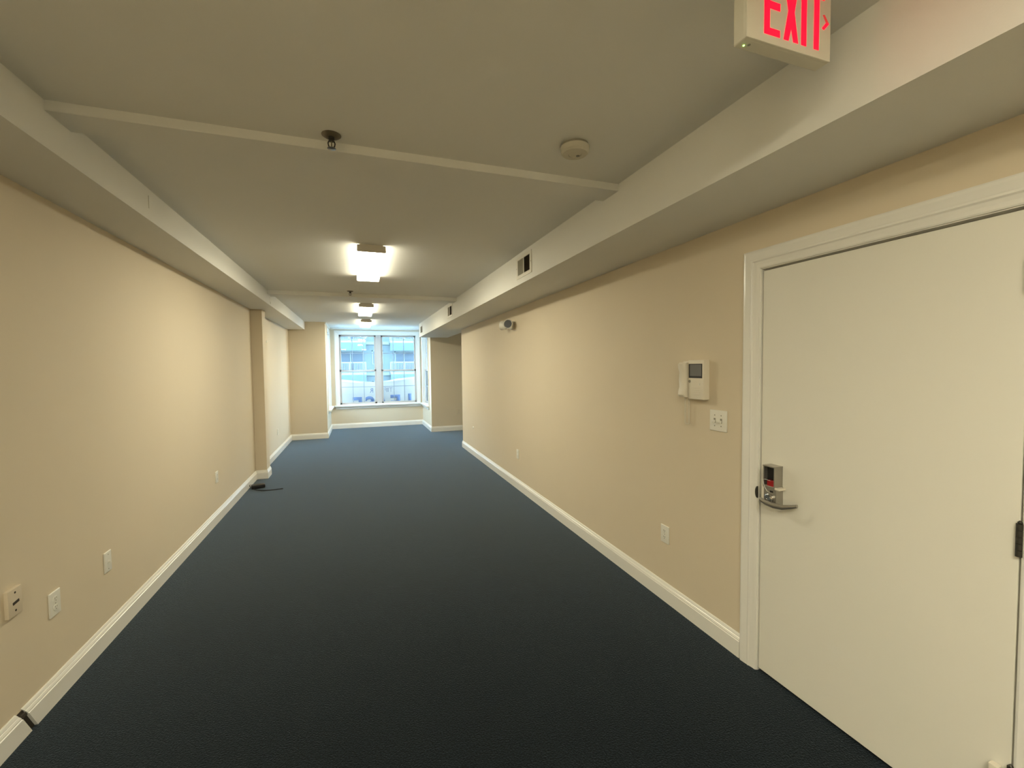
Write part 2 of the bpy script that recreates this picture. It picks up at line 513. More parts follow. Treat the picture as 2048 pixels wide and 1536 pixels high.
bm = NB(); box(bm, (LX - 0.0475, 1.535, 0.955), (LX - 0.045, 1.552, 0.963)); sub('key_slot', bm, M['black'], esc)
# lever: flat swept paddle that bends back towards the door
bm = NB()
LV = [((LX - 0.066, 1.588, 0.913), 0.011), ((LX - 0.067, 1.560, 0.905), 0.0125), ((LX - 0.064, 1.520, 0.901), 0.013), ((LX - 0.055, 1.480, 0.903), 0.012), ((LX - 0.040, 1.445, 0.913), 0.010), ((LX - 0.030, 1.425, 0.921), 0.008)]
rings = []
for (c, r) in LV:
    c = Vector(c)
    rings.append([bm.verts.new(c + Vector((0.006 * math.cos(a), 0, r * math.sin(a)))) for a in [2 * math.pi * k / 14 for k in range(14)]])
for a, b in zip(rings[:-1], rings[1:]):
    for k in range(14): bm.faces.new((a[k], a[(k + 1) % 14], b[(k + 1) % 14], b[k]))
bm.faces.new(rings[0]); bm.faces.new(rings[-1])
cyl(bm, (LX - 0.044, 1.553, 0.905), (LX - 0.068, 1.553, 0.905), 0.011)
dobj('lever', bm, M['steel'], smooth=True)
bm = NB(); lathe(bm, [(0.030, 0), (0.030, 0.004), (0.024, 0.006)], (XR - 0.012, D1 + 0.018, 0.925), (-1, 0, 0), 20)
for v in bm.verts:
    v.co.y = max(D1 + 0.003, D1 + 0.006 + (v.co.y - D1 - 0.018) * 0.42)
dobj('strike_plate', bm, M['dark_metal'])
# little stop fixed low on the hinge side
bm = NB(); box(bm, (XR - 0.026, 0.748, 0.268), (XR - 0.004, 0.772, 0.292), 0.003); box(bm, (XR - 0.016, 0.752, 0.25), (XR + 0.002, 0.768, 0.27), 0.002)
dobj('hinge_stop', bm, M['plastic2'])

# ------------------------------------------------------------------ windows
def dh_window(name, label, loc, rotz, x0, x1, z0, z1, units, cas=0.095, stool=True):
    """local frame: x to the right, y out of the room, z up, y=0 at the wall face."""
    wroot = thing(name, label, None, loc, rotz, None, 'structure')
    mull = 0.10
    n = units
    uw = (x1 - x0 - mull * (n - 1)) / n
    # casing
    Pp, Of = mitre_offsets([(x1, z0), (x1, z1), (x0, z1), (x0, z0)])
    prof = [(-0.012, 0.001), (-0.012, 0.010), (0.0, 0.012), (0.03, 0.014), (0.045, 0.018), (0.075, 0.022), (cas, 0.020), (cas, 0.001)]
    for s in range(3):
        bm = NB(); moulding(bm, Pp, [-o for o in Of], s, prof, lambda p, q: Vector((p.x, -q, p.y)))
        obj('casing', bm, M['trim'], wroot)
    if stool:
        bm = NB(); box(bm, (x0 - cas - 0.03, -0.075, z0 - 0.035), (x1 + cas + 0.03, 0.05, z0), 0.006)
        obj('stool', bm, M['trim'], wroot)
        bm = NB(); box(bm, (x0 - cas, -0.020, z0 - 0.10), (x1 + cas, -0.001, z0 - 0.034), 0.004)
        obj('apron', bm, M['trim'], wroot)
    # jamb liner
    bm = NB()
    box(bm, (x0 - 0.002, -0.004, z0), (x0 + 0.012, 0.15, z1)); box(bm, (x1 - 0.012, -0.004, z0), (x1 + 0.002, 0.15, z1))
    box(bm, (x0, -0.004, z1 - 0.012), (x1, 0.15, z1 + 0.002)); box(bm, (x0, 0.0, z0 - 0.002), (x1, 0.15, z0 + 0.014))
    obj('jamb', bm, M['trim'], wroot)
    zm = z0 + (z1 - z0) * 0.4835
    for u in range(n):
        a = x0 + 0.012 + u * (uw + mull)
        b = x0 + u * (uw + mull) + uw - 0.012
        if u < n - 1:
            bm = NB(); box(bm, (b - 0.002, 0.028, z0), (b + mull + 0.026, 0.12, z1), 0.004)
            obj('mullion', bm, M['vinyl'], wroot)
        for (s0, s1, yy, nm) in ((zm - 0.025, z1 - 0.012, 0.085, 'upper_sash'), (z0 + 0.012, zm + 0.025, 0.050, 'lower_sash')):
            fr = 0.045
            bm = NB()
            box(bm, (a, yy, s0), (a + fr, yy + 0.032, s1), 0.003, 1); box(bm, (b - fr, yy, s0), (b, yy + 0.032, s1), 0.003, 1)
            box(bm, (a, yy, s0), (b, yy + 0.032, s0 + fr), 0.003, 1); box(bm, (a, yy, s1 - fr), (b, yy + 0.032, s1), 0.003, 1)
            sash = obj(nm, bm, M['vinyl'], wroot)
            bm = NB(); box(bm, (a + fr - 0.005, yy + 0.014, s0 + fr - 0.005), (b - fr + 0.005, yy + 0.018, s1 - fr + 0.005))
            obj('pane', bm, M['glass'], sash)
            for k in (1, 2):
                xx = a + fr + (b - a - 2 * fr) * k / 3
                bm = NB(); box(bm, (xx - 0.008, yy + 0.010, s0 + fr - 0.004), (xx + 0.008, yy + 0.0138, s1 - fr + 0.004)); obj('muntin', bm, M['muntin'], sash)
            zz = (s0 + s1) / 2
            bm = NB(); box(bm, (a + fr - 0.004, yy + 0.0095, zz - 0.008), (b - fr + 0.004, yy + 0.0137, zz + 0.008)); obj('muntin', bm, M['muntin'], sash)
    return wroot
cx = (WX0 + WX1) / 2
dh_window('window_1', 'wide double-hung window pair with grilles in the bay, facing the street', (cx, YW, 0), 0, WX0 - cx, WX1 - cx, WZ0, WZ1, 2)
ym = (SY0 + SY1) / 2
hw = (SY1 - SY0) / 2
dh_window('window_2', 'narrow side window of the bay next to the left pier', (BL, ym, 0), math.pi / 2, -hw, hw, WZ0, WZ1, 1, 0.09)
dh_window('window_3', 'narrow side window of the bay next to the shaded recess', (BR, ym, 0), -math.pi / 2, -hw, hw, WZ0, WZ1, 1, 0.09)
bm = NB()
Pp, Of = mitre_offsets([(BR, YP + 0.0), (BR, YW), (BL, YW), (BL, YP + 0.0)])
for s in range(3):
    moulding(bm, Pp, Of, s, [(-0.001, 2.545), (0.014, 2.548), (0.022, 2.560), (0.030, H - 0.001), (-0.001, H - 0.001)], base3)
struct('trim_6', bm, M['trim'], 'thin white crown strip around the top of the bay')

# ------------------------------------------------------------------ ceiling lamps
def lamp(name, label, x, y0, lens_mat):
    L, W, hh = 1.30, 0.226, 0.060
    t = thing(name, label, 'ceiling light', (x, y0 + L / 2, H), 0, 'ceiling lamps in a row')
    bm = NB(); box(bm, (-W / 2 + 0.022, -L / 2 + 0.012, -0.022), (W / 2 - 0.022, L / 2 - 0.012, 0.001), 0.003, 1)
    obj('pan', bm, M['fixture'], t)
    # lens: rounded trough section along the lamp
    sec = []
    for k in range(7):
        a = math.pi * k / 12
        sec.append((-W / 2 + 0.009 - 0.009 * math.cos(a), -hh + 0.009 - 0.009 * math.sin(a)))
    left = [(-W / 2, -0.012)] + sec
    full = left + [(-p[0], p[1]) for p in reversed(left)]
    bm = NB()
    prism(bm, full[1:-1], lambda u, v, d_: Vector((u, d_, v)), -L / 2 + 0.010, L / 2 - 0.010)
    obj('lens', bm, lens_mat, t)
    for s in (-1, 1):
        bm = NB()
        box(bm, (s * (W / 2 - 0.004) - 0.004, -L / 2 + 0.010, -hh + 0.0091), (s * (W / 2 - 0.004) + 0.004, L / 2 - 0.010, -0.010))
        obj('lens_side', bm, M['lens_side'], t)
    for s in (-1, 1):
        bm = NB()
        ya, yb = (-L / 2, -L / 2 + 0.010) if s < 0 else (L / 2 - 0.010, L / 2)
        prism(bm, [(u * 1.006, v * 1.0 - 0.001) for u, v in full[1:-1]] + [(W / 2, -0.006), (W / 2 - 0.03, -0.001), (-W / 2 + 0.03, -0.001), (-W / 2, -0.006)], lambda u, v, d_: Vector((u, d_, v)), ya, yb)
        obj('end_cap', bm, M['fixture'], t)
    return t
lamp('ceiling_light', 'lit white wraparound ceiling lamp between the two ceiling beams', 0.130, 3.80, M['lens'])
lamp('ceiling_light', 'lit white wraparound ceiling lamp just past the second beam, before the bay lamp', 0.150, 7.29, M['lens'])
lamp('ceiling_light', 'lit white wraparound ceiling lamp closest to the bay window', 0.190, 9.72, M['lens'])
lamp('ceiling_light', 'lit white wraparound ceiling lamp at the rear of the room nearer the left wall', -0.70, -1.42, M['lens_back'])
lamp('ceiling_light', 'lit white wraparound ceiling lamp at the rear of the room nearer the door wall', 0.35, -1.42, M['lens_back'])

# ------------------------------------------------------------------ sprinklers, smoke detector
def sprinkler(label, x, y, seat=0.0):
    t = thing('fire_sprinkler', label, 'sprinkler', (x, y, H), 0, 'ceiling sprinklers')
    bm = NB(); lathe(bm, [(0.040, -0.001), (0.040, 0.002), (0.032, 0.008), (0.016, 0.010)], (0, 0, 0), (0, 0, -1), 24); obj('escutcheon', bm, M['bronze'], t, True)
    bm = NB(); lathe(bm, [(0.013, 0.009), (0.013, 0.020), (0.010, 0.022), (0.010, 0.028)], (0, 0, 0), (0, 0, -1), 12); obj('body', bm, M['dark_metal'], t, True)
    bm = NB()
    for s in (-1, 1):
        sweep(bm, [(0.010 * s, 0, -0.026), (0.014 * s, 0, -0.036), (0.012 * s, 0, -0.048), (0.003 * s, 0, -0.056)], 0.003, 6)
    obj('yoke', bm, M['dark_metal'], t, True)
    bm = NB(); cyl(bm, (0, 0, -0.027), (0, 0, -0.056), 0.0025, seg=8); obj('bulb', bm, M['bronze'], t)
    bm = NB(); lathe(bm, [(0.004, 0.054), (0.017, 0.056), (0.018, 0.058), (0.004, 0.060)], (0, 0, 0), (0, 0, -1), 16); obj('deflector', bm, M['steel'], t)
    return t
sprinkler('dark metal pendant sprinkler beside the beam with the smoke detector', -0.083, 2.075)
sprinkler('small pendant sprinkler just before the beam between the lamps', -0.070, 6.18)
t = thing('smoke_detector', 'round white smoke detector on the ceiling', 'smoke detector', (0.957, 1.825, H))
bm = NB(); lathe(bm, [(0.060, -0.001), (0.060, 0.008), (0.056, 0.010)], (0, 0, 0), (0, 0, -1), 32); obj('base', bm, M['greyslot'], t, True)
bm = NB(); lathe(bm, [(0.064, 0.0105), (0.066, 0.014), (0.064, 0.034), (0.056, 0.042), (0.030, 0.044), (0.028, 0.041), (0.001, 0.041)], (0, 0, 0), (0, 0, -1), 32); cv = obj('cover', bm, M['smoke'], t, True)
bm = NB(); lathe(bm, [(0.008, 0.0405), (0.008, 0.043), (0.006, 0.044)], (0.02, 0.01, 0), (0, 0, -1), 12); obj('test_button', bm, M['greyslot'], cv)

# ------------------------------------------------------------------ exit sign
EX0, EX1, EZ0, EZ1, EY, ED = 0.927, 1.222, 2.382, 2.566, 0.86, 0.042
exs = thing('exit_sign', 'white exit sign with red lit letters hanging from the ceiling above the door', 'exit sign', ((EX0 + EX1) / 2, EY + ED / 2, H))
ol = exs.location.copy()
def eobj(name, bm, mat, parent=exs, smooth=False):
    for v in bm.verts: v.co -= ol
    return obj(name, bm, mat, parent, smooth)
bm = NB(); box(bm, (EX0, EY + 0.004, EZ0), (EX1, EY + ED, EZ1), 0.006, 3); eobj('housing', bm, M['exit_body'])
bm = NB(); box(bm, (EX0 + 0.0006, EY, EZ0 + 0.0006), (EX1 - 0.0006, EY + 0.012, EZ1 - 0.0006), 0.003, 2); fp = eobj('face_plate', bm, M['exit_body'])
bm = NB(); box(bm, (1.00, EY + 0.008, EZ1 - 0.004), (1.15, EY + ED - 0.004, H + 0.001), 0.002); eobj('canopy', bm, M['exit_body'])
def strokes(name, polys, mat, parent):
    for pl in polys:
        pass
    bm = NB()
    for pl in polys:
        prism(bm, pl, lambda u, v, d_: Vector((u, d_, v)), EY - 0.0012, EY + 0.002)
    for v in bm.verts: v.co -= ol
    return obj(name, bm, mat, parent)
zb, zt, st = 2.403, 2.552, 0.018
def rect(a, b, c, d_): return [(a, c), (b, c), (b, d_), (a, d_)]
strokes('letter_e', [rect(0.984, 1.002, zb, zt), rect(1.002, 1.037, zb, zb + 0.017), rect(1.002, 1.037, 2.468, 2.486), rect(1.002, 1.037, zt - 0.017, zt)], M['exit_red'], fp)
xm, zmid = 1.076, (zb + zt) / 2
strokes('letter_x', [[(1.050, zb), (1.067, zb), (xm, 2.436), (1.084, zb), (1.101, zb), (1.0865, zmid), (1.101, zt), (1.084, zt), (xm, 2.519), (1.067, zt), (1.050, zt), (1.0655, zmid)]], M['exit_red'], fp)
strokes('letter_i', [rect(1.112, 1.130, zb, zt)], M['exit_red'], fp)
strokes('letter_t', [rect(1.158, 1.176, zb, zt - 0.017), rect(1.139, 1.195, zt - 0.017, zt)], M['exit_red'], fp)
strokes('chevron', [[(1.187, 2.463), (1.195, 2.460), (1.213, 2.479), (1.2025, 2.480)]], M['exit_red'], fp)
strokes('chevron', [[(1.2025, 2.480), (1.213, 2.479), (1.196, 2.499), (1.190, 2.497)]], M['exit_dim'], fp)
bm = NB(); lathe(bm, [(0.0022, 0.0), (0.0022, 0.002), (0.001, 0.003)], (0.946, 0.886, EZ0 + 0.001), (0, 0, -1), 10); eobj('green_led', bm, M['led'])
bm = NB(); lathe(bm, [(0.004, 0.0), (0.004, 0.002), (0.002, 0.003)], (0.957, 0.880, EZ0 + 0.001), (0, 0, -1), 10); eobj('test_button', bm, M['greyslot'])

# ------------------------------------------------------------------ wall helpers (local: x right, y into the wall, z up)
RW, LW, FW = -math.pi / 2, math.pi / 2, 0.0
def on_right(y, z, off=0.0): return (XR, y, z)

# air vents in the right soffit
def vent(label, yc, zc):
    t = thing('air_vent', label, 'air vent', (SRX, yc, zc), RW, 'air vents along the soffit')
    w_, h_ = 0.365, 0.190
    bm = NB()
    fw = 0.040
    box(bm, (-w_ / 2, -0.006, -h_ / 2), (-w_ / 2 + fw, 0.001, h_ / 2), 0.002, 1); box(bm, (w_ / 2 - fw, -0.006, -h_ / 2), (w_ / 2, 0.001, h_ / 2), 0.002, 1)
    box(bm, (-w_ / 2 + fw - 0.003, -0.0056, h_ / 2 - fw * 0.75), (w_ / 2 - fw + 0.003, 0.0008, h_ / 2)); box(bm, (-w_ / 2 + fw - 0.003, -0.0056, -h_ / 2), (w_ / 2 - fw + 0.003, 0.0008, -h_ / 2 + fw * 0.75))
    obj('frame', bm, M['grille'], t)
    bm = NB(); box(bm, (-0.006, -0.006, -h_ / 2 + 0.02), (0.006, 0.002, h_ / 2 - 0.02)); obj('centre_bar', bm, M['grille'], t)
    bm = NB(); box(bm, (-w_ / 2 + 0.03, -0.0008, -h_ / 2 + 0.02), (w_ / 2 - 0.03, 0.0012, h_ / 2 - 0.02)); obj('backing', bm, M['vent_dark'], t)
    me = None
    for side in (-1, 1):
        for k in range(9):
            xx = side * (0.014 + 0.0145 * (k + 0.35))
            bm = NB()
            box(bm, (-0.0065, -0.0008, -h_ / 2 + 0.026), (0.0065, 0.0004, h_ / 2 - 0.026), mat=Matrix.Rotation(side * -0.5, 4, 'Z'))
            o = obj('slat', bm, M['greyslot'] if side < 0 else M['vent_dark'], t, loc=(xx, -0.0035, 0))  # slat colours carry the shading of the two slat angles
    for xx in (-w_ / 2 + 0.012, w_ / 2 - 0.012):
        bm = NB(); lathe(bm, [(0.004, 0), (0.004, 0.002)], (xx, -0.0055, 0), (0, -1, 0), 8); obj('screw', bm, M['greyslot'], t)
    return t
vent('white twin-panel air vent in the duct soffit between the smoke detector and emergency light', 3.605, 2.447)
vent('white twin-panel air vent in the duct soffit near the second beam', 6.86, 2.440)
vent('white twin-panel air vent at the window end of the duct soffit', 10.13, 2.412)

# emergency light
t = thing('emergency_light', 'white twin-head emergency light high on the wall under the soffit', 'emergency light', (XR, 5.34, 2.09), RW)
bm = NB(); box(bm, (-0.055, -0.030, -0.05), (0.055, 0.001, 0.05), 0.012, 3); obj('base', bm, M['plastic'], t, True)
for s in (1, -1):
    ax = Vector((s * 0.80, -0.58, 0.10)).normalized()
    o0 = Vector((s * 0.045, -0.075, 0.0))
    bm = NB(); lathe(bm, [(0.012, -0.030), (0.034, -0.022), (0.050, 0.0), (0.058, 0.045), (0.058, 0.062), (0.053, 0.064), (0.050, 0.056), (0.046, 0.026)], o0 + Vector((s * 0.03, 0, 0)), ax, 24)
    hd = obj('lamp_head', bm, M['plastic'], t, True)
    bm = NB(); lathe(bm, [(0.0495, 0.056), (0.040, 0.046), (0.016, 0.034), (0.012, 0.050), (0.004, 0.055)], o0 + Vector((s * 0.03, 0, 0)), ax, 24); obj('reflector', bm, M['black'], hd, True)
    bm = NB(); cyl(bm, (s * 0.035, -0.02, 0), tuple(o0 + Vector((s * 0.02, 0, 0))), 0.014, seg=12); obj('swivel', bm, M['plastic'], t, True)

# intercom
t = thing('intercom', 'ivory video intercom with handset beside the light switch', 'intercom', (XR, 2.085, 1.48), RW)
# local x = -(y - 2.085)
bm = NB(); box(bm, (-0.027, -0.045, -0.115), (0.097, 0.001, 0.115), 0.006, 3); bd = obj('body', bm, M['plastic2'], t, True)
bm = NB(); box(bm, (-0.100, -0.020, -0.110), (-0.025, 0.001, 0.108), 0.005, 2); obj('handset_cradle', bm, M['plastic2'], t, True)
bm = NB(); box(bm, (-0.019, -0.0465, 0.010), (0.088, -0.044, 0.093), 0.001, 1); fr_ = obj('screen_frame', bm, M['black'], t)
bm = NB(); box(bm, (-0.008, -0.0475, 0.022), (0.083, -0.0462, 0.088)); obj('screen', bm, M['screen'], fr_)
bm = NB(); lathe(bm, [(0.009, 0), (0.009, 0.0015), (0.007, 0.002)], (-0.012, -0.0445, -0.010), (0, -1, 0), 14); obj('call_button', bm, M['greyslot'], t)
bm = NB(); prism(bm, [(0.058, -0.030), (0.070, -0.030), (0.069, -0.020)], lambda u, v, d_: Vector((u, d_, v)), -0.0465, -0.044); obj('status_light', bm, M['plastic'], t)
for k in range(4):
    z = -0.048 - k * 0.013
    bm = NB(); box(bm, (0.018, -0.0465, z - 0.0015), (0.070, -0.0445, z + 0.0015), 0.0007, 1); obj('speaker_rib', bm, M['plastic2'], t)
bm = NB()   # handset: swept bar with thick ends
hp = [((-0.058, -0.046, 0.102), 0.020), ((-0.058, -0.052, 0.090), 0.027), ((-0.058, -0.050, 0.066), 0.027), ((-0.058, -0.046, 0.045), 0.021), ((-0.058, -0.050, 0.0), 0.020), ((-0.058, -0.046, -0.045), 0.021), ((-0.058, -0.050, -0.070), 0.027), ((-0.058, -0.052, -0.092), 0.027), ((-0.058, -0.046, -0.105), 0.020)]
rings = []
for c, r in hp:
    c = Vector(c); ring = []
    for k in range(16):
        a = 2 * math.pi * k / 16
        ca, sa = math.cos(a), math.sin(a)
        ring.append(bm.verts.new(c + Vector((0.030 * math.copysign(abs(ca) ** 0.6, ca), r * 0.85 * math.copysign(abs(sa) ** 0.7, sa), 0))))
    rings.append(ring)
for a, b in zip(rings[:-1], rings[1:]):
    for k in range(16): bm.faces.new((a[k], a[(k + 1) % 16], b[(k + 1) % 16], b[k]))
bm.faces.new(rings[0]); bm.faces.new(rings[-1])
obj('handset', bm, M['plastic2'], t, True)
bm = NB()   # coiled cord hanging in a loop
ctrl = []
for k in range(181):
    s = k / 180
    if s < 0.42: p = Vector((-0.076 + 0.004 * s, -0.020, -0.105 - 0.155 * s / 0.42))
    elif s < 0.58:
        a = math.pi * (s - 0.42) / 0.16
        p = Vector((-0.0595 - 0.0145 * math.cos(a), -0.020, -0.260 - 0.012 * math.sin(a)))
    else: p = Vector((-0.045, -0.020, -0.260 + 0.155 * (s - 0.58) / 0.42))
    a = k * 2 * math.pi / 4.0
    ctrl.append(p + Vector((math.cos(a) * 0.0055, math.sin(a) * 0.0055, 0)))
sweep(bm, ctrl, 0.0020, 5)
obj('coiled_cord', bm, M['plastic2'], t, True)

# switch plate
t = thing('light_switch', 'white double toggle light switch plate between intercom and door frame', 'light switch', (XR, 1.918, 1.254), RW)
bm = NB(); box(bm, (-0.061, -0.006, -0.059), (0.061, 0.001, 0.059), 0.004, 3); obj('plate', bm, M['plastic'], t, True)
for xx in (-0.023, 0.023):
    bm = NB(); box(bm, (xx - 0.006, -0.0075, -0.013), (xx + 0.006, -0.0055, 0.013)); sl = obj('switch_slot', bm, M['greyslot'], t)
    bm = NB(); box(bm, (-0.0042, -0.018, -0.006), (0.0042, 0.0, 0.006), 0.0015, 1, Matrix.Translation((xx, -0.005, -0.002)) @ Matrix.Rotation(0.45, 4, 'X')); obj('toggle', bm, M['plastic'], sl)
    for zz in (-0.030, 0.030):
        bm = NB(); lathe(bm, [(0.0035, 0), (0.0035, 0.0012)], (xx, -0.0058, zz), (0, -1, 0), 8); obj('screw', bm, M['greyslot'], t)

def outlet(label, loc, rot, mat='plastic', slotmat='slot', w_=0.080):
    t = thing('wall_outlet', label, 'wall outlet', loc, rot, 'wall outlets')
    hw_, hh_ = w_ / 2, 0.0585
    bm = NB(); box(bm, (-hw_, -0.0065, -hh_), (hw_, 0.001, hh_), 0.004, 3); obj('plate', bm, M[mat], t, True)
    for zz in (-0.0205, 0.0205):
        bm = NB()
        poly = []
        for k in range(20):
            a = 2 * math.pi * k / 20
            poly.append((0.0165 * math.cos(a), max(-0.0125, min(0.0125, 0.0165 * math.sin(a))) + zz))
        prism(bm, poly, lambda u, v, d_: Vector((u, d_, v)), -0.0085, -0.005)
        so = obj('socket', bm, M[mat], t)
        for xx, hh in ((-0.0062, 0.0042), (0.0062, 0.0034)):
            bm = NB(); box(bm, (xx - 0.0013, -0.0089, zz + 0.001), (xx + 0.0013, -0.0080, zz + 0.001 + 2 * hh)); obj('slot', bm, M[slotmat], so)
        bm = NB(); lathe(bm, [(0.0026, 0), (0.0026, 0.0010)], (0, -0.0080, zz - 0.0065), (0, -1, 0), 8); obj('slot', bm, M[slotmat], so)
    bm = NB(); lathe(bm, [(0.0030, 0), (0.0030, 0.0010)], (0, -0.0063, 0), (0, -1, 0), 8); obj('screw', bm, M['greyslot'], t)
    return t
outlet('white duplex outlet on the door wall below the intercom', (XR, 2.364, 0.4475), RW)
outlet('white duplex outlet on the door wall below the emergency light', (XR, 5.198, 0.4475), RW)
outlet('white duplex outlet on the left wall next to the ivory phone jack', (XL, 2.665, 0.4625), LW, 'plastic', 'greyslot')
outlet('beige duplex outlet on the left wall near the pilaster', (XL, 5.225, 0.4600), LW)
outlet('small outlet on the left wall beyond the pilaster', (XL, 8.86, 0.42), LW, 'plastic2', 'greyslot')
outlet('beige duplex outlet on the shaded recess pier', (2.300, YP, 0.449), FW, 'beigeplate', 'greyslot', 0.075)

t = thing('phone_jack', 'beige surface phone jack box low on the left wall', 'phone jack', (XL, 2.402, 0.603), LW)
bm = NB(); box(bm, (-0.040, -0.014, -0.058), (0.040, 0.001, 0.058), 0.003, 2); obj('plate', bm, M['beigeplate'], t, True)
bm = NB(); box(bm, (-0.016, -0.0160, -0.009), (0.020, -0.0132, 0.003), 0.001, 1, Matrix.Rotation(-0.12, 4, 'Y')); obj('jack_opening', bm, M['slot'], t)
for zz in (-0.036, 0.040):
    bm = NB(); lathe(bm, [(0.0045, 0), (0.0045, 0.0012)], (0.0, -0.0138, zz), (0, -1, 0), 10); obj('screw', bm, M['slot'], t)
t = thing('cable_plate', 'blank white cable plate on the left wall past the phone jack and outlet', 'wall plate', (XL, 3.135, 0.465), LW)
bm = NB(); box(bm, (-0.036, -0.0075, -0.059), (0.036, 0.001, 0.059), 0.004, 3); obj('plate', bm, M['plastic'], t, True)
bm = NB(); lathe(bm, [(0.007, 0), (0.007, 0.004), (0.0045, 0.004), (0.0045, 0.012)], (0, -0.007, 0.0), (0, -1, 0), 10); obj('connector', bm, M['plastic'], t)
for zz in (-0.042, 0.042):
    bm = NB(); lathe(bm, [(0.003, 0), (0.003, 0.0012)], (0.0, -0.0073, zz), (0, -1, 0), 8); obj('screw', bm, M['greyslot'], t)

def button(label, cat, loc, rot, r):
    t = thing('wall_button', label, cat, loc, rot)
    bm = NB(); lathe(bm, [(r, -0.001), (r, 0.006), (r * 0.8, 0.010)], (0, 0, 0), (0, -1, 0), 16); obj('cap', bm, M['plastic'], t, True)
    bm = NB(); lathe(bm, [(r * 0.35, 0.009), (r * 0.3, 0.012)], (0, 0, 0), (0, -1, 0), 10); obj('pin', bm, M['plastic'], t)
    return t
button('small round white cap high on the left wall beyond the pilaster', 'wall cap', (XL, 8.10, 2.01), LW, 0.020)
button('small round white cap low on the door wall near its far corner', 'wall cap', (XR, 7.47, 0.49), RW, 0.024)

# black power adapter on the floor
t = thing('power_adapter', 'black power adapter with cord lying on the carpet by the pilaster', 'power adapter', (-1.27, 6.50, 0.0), 0.25)
bm = NB(); box(bm, (-0.085, -0.050, 0.0), (0.075, 0.050, 0.048), 0.014, 3); ad = obj('body', bm, M['black'], t, True)
bm = NB(); box(bm, (-0.050, -0.0465, 0.008), (-0.020, -0.043, 0.024), 0.003); obj('label', bm, M['plastic'], ad)
bm = NB(); sweep(bm, [(-0.06, -0.05, 0.006), (-0.03, -0.13, 0.006), (0.03, -0.20, 0.005), (0.12, -0.235, 0.005), (0.20, -0.245, 0.005), (0.26, -0.25, 0.005)], 0.006, 8); obj('cord', bm, M['black'], t, True)
bm = NB(); sweep(bm, [(-0.080, 0.0, 0.020), (-0.098, 0.005, 0.030), (-0.100, 0.01, 0.045), (-0.092, 0.02, 0.050)], 0.005, 8); obj('cord', bm, M['black'], t, True)

# ------------------------------------------------------------------ outside: banner
bn = thing('lease_banner', 'white lease banner hung outside across the bottom of the bay window, seen from behind', 'banner', (0.52, 12.34, -0.35))
def ban_top(x):   # sagging top edge
    pts = [(-1.1, 1.40), (-0.383, 1.243), (0.047, 1.195), (0.425, 1.165), (0.748, 1.200), (1.077, 1.253), (1.425, 1.285), (2.1, 1.36)]
    for (a, za), (b, zb_) in zip(pts[:-1], pts[1:]):
        if a <= x <= b:
            s = (x - a) / (b - a); s = s * s * (3 - 2 * s) * 0.4 + s * 0.6
            return za + (zb_ - za) * s
    return 1.3
def ban_y(x, f): return 12.34 + 0.012 * math.sin(x * 5.0 + f * 2)
def ban_strip(bm, z0f, z1f, thick, nx=40, nz=8, yo=0.0):
    grid = []
    for side in (0, 1):
        g = []
        for i in range(nx + 1):
            x = -1.1 + 3.2 * i / nx
            col = []
            for j in range(nz + 1):
                f = j / nz
                z = z0f(x) + (z1f(x) - z0f(x)) * f
                col.append(bm.verts.new((x - 0.52, ban_y(x, f) - 12.34 + yo + side * thick, z + 0.35)))
            g.append(col)
        grid.append(g)
    for side in (0, 1):
        g = grid[side]
        for i in range(nx):
            for j in range(nz):
                bm.faces.new((g[i][j], g[i + 1][j], g[i + 1][j + 1], g[i][j + 1]))
    a, b = grid
    for i in range(nx):
        bm.faces.new((a[i][0], a[i + 1][0], b[i + 1][0], b[i][0])); bm.faces.new((a[i][nz], a[i + 1][nz], b[i + 1][nz], b[i][nz]))
    for j in range(nz):
        bm.faces.new((a[0][j], a[0][j + 1], b[0][j + 1], b[0][j])); bm.faces.new((a[nx][j], a[nx][j + 1], b[nx][j + 1], b[nx][j]))
bm = NB(); ban_strip(bm, lambda x: -0.35, lambda x: ban_top(x), 0.004); obj('sheet', bm, M['banner'], bn, True)
bm = NB(); ban_strip(bm, lambda x: ban_top(x) - 0.05, lambda x: ban_top(x) + 0.004, 0.010, 40, 2, -0.003); obj('hem', bm, M['banner_hem'], bn, True)
def glyph(name, ch, x, z, wd, ht, mat, bold):
    cu = bpy.data.curves.new('glyph', 'FONT')
    cu.body = ch
    cu.size = 1.0
    cu.offset = bold
    cu.extrude = 0.0
    cu.resolution_u = 4
    to = bpy.data.objects.new('glyph_tmp', cu)
    C.objects.link(to)
    bpy.context.view_layer.update()
    dg = bpy.context.evaluated_depsgraph_get()
    me = bpy.data.meshes.new_from_object(to.evaluated_get(dg))
    bpy.data.objects.remove(to)
    xs = [v.co.x for v in me.vertices]; ys = [v.co.y for v in me.vertices]
    ax, bx, ay, by = min(xs), max(xs), min(ys), max(ys)
    bm = NB(); bm.from_mesh(me)
    bpy.data.meshes.remove(me)
    r = bmesh.ops.extrude_face_region(bm, geom=list(bm.faces))
    top = {v for v in r['geom'] if isinstance(v, bmesh.types.BMVert)}
    for v in bm.verts:
        u = 1.0 - (v.co.x - ax) / (bx - ax); q = (v.co.y - ay) / (by - ay)
        xx = x + u * wd
        v.co = Vector((xx - 0.52, ban_y(xx, 0.6) - 12.34 - (0.008 if v in top else 0.001), z + q * ht + 0.35))
    return obj(name, bm, mat, bn)
for ch, x, wd, zt_ in (('E', -0.150, 0.235, 0.778), ('S', 0.160, 0.240, 0.790), ('A', 0.470, 0.270, 0.800), ('E', 0.815, 0.260, 0.812), ('L', 1.140, 0.240, 0.830)):
    glyph('letter_' + ch.lower(), ch, x, zt_ - 0.40, wd, 0.40, M['print'], 0.035)
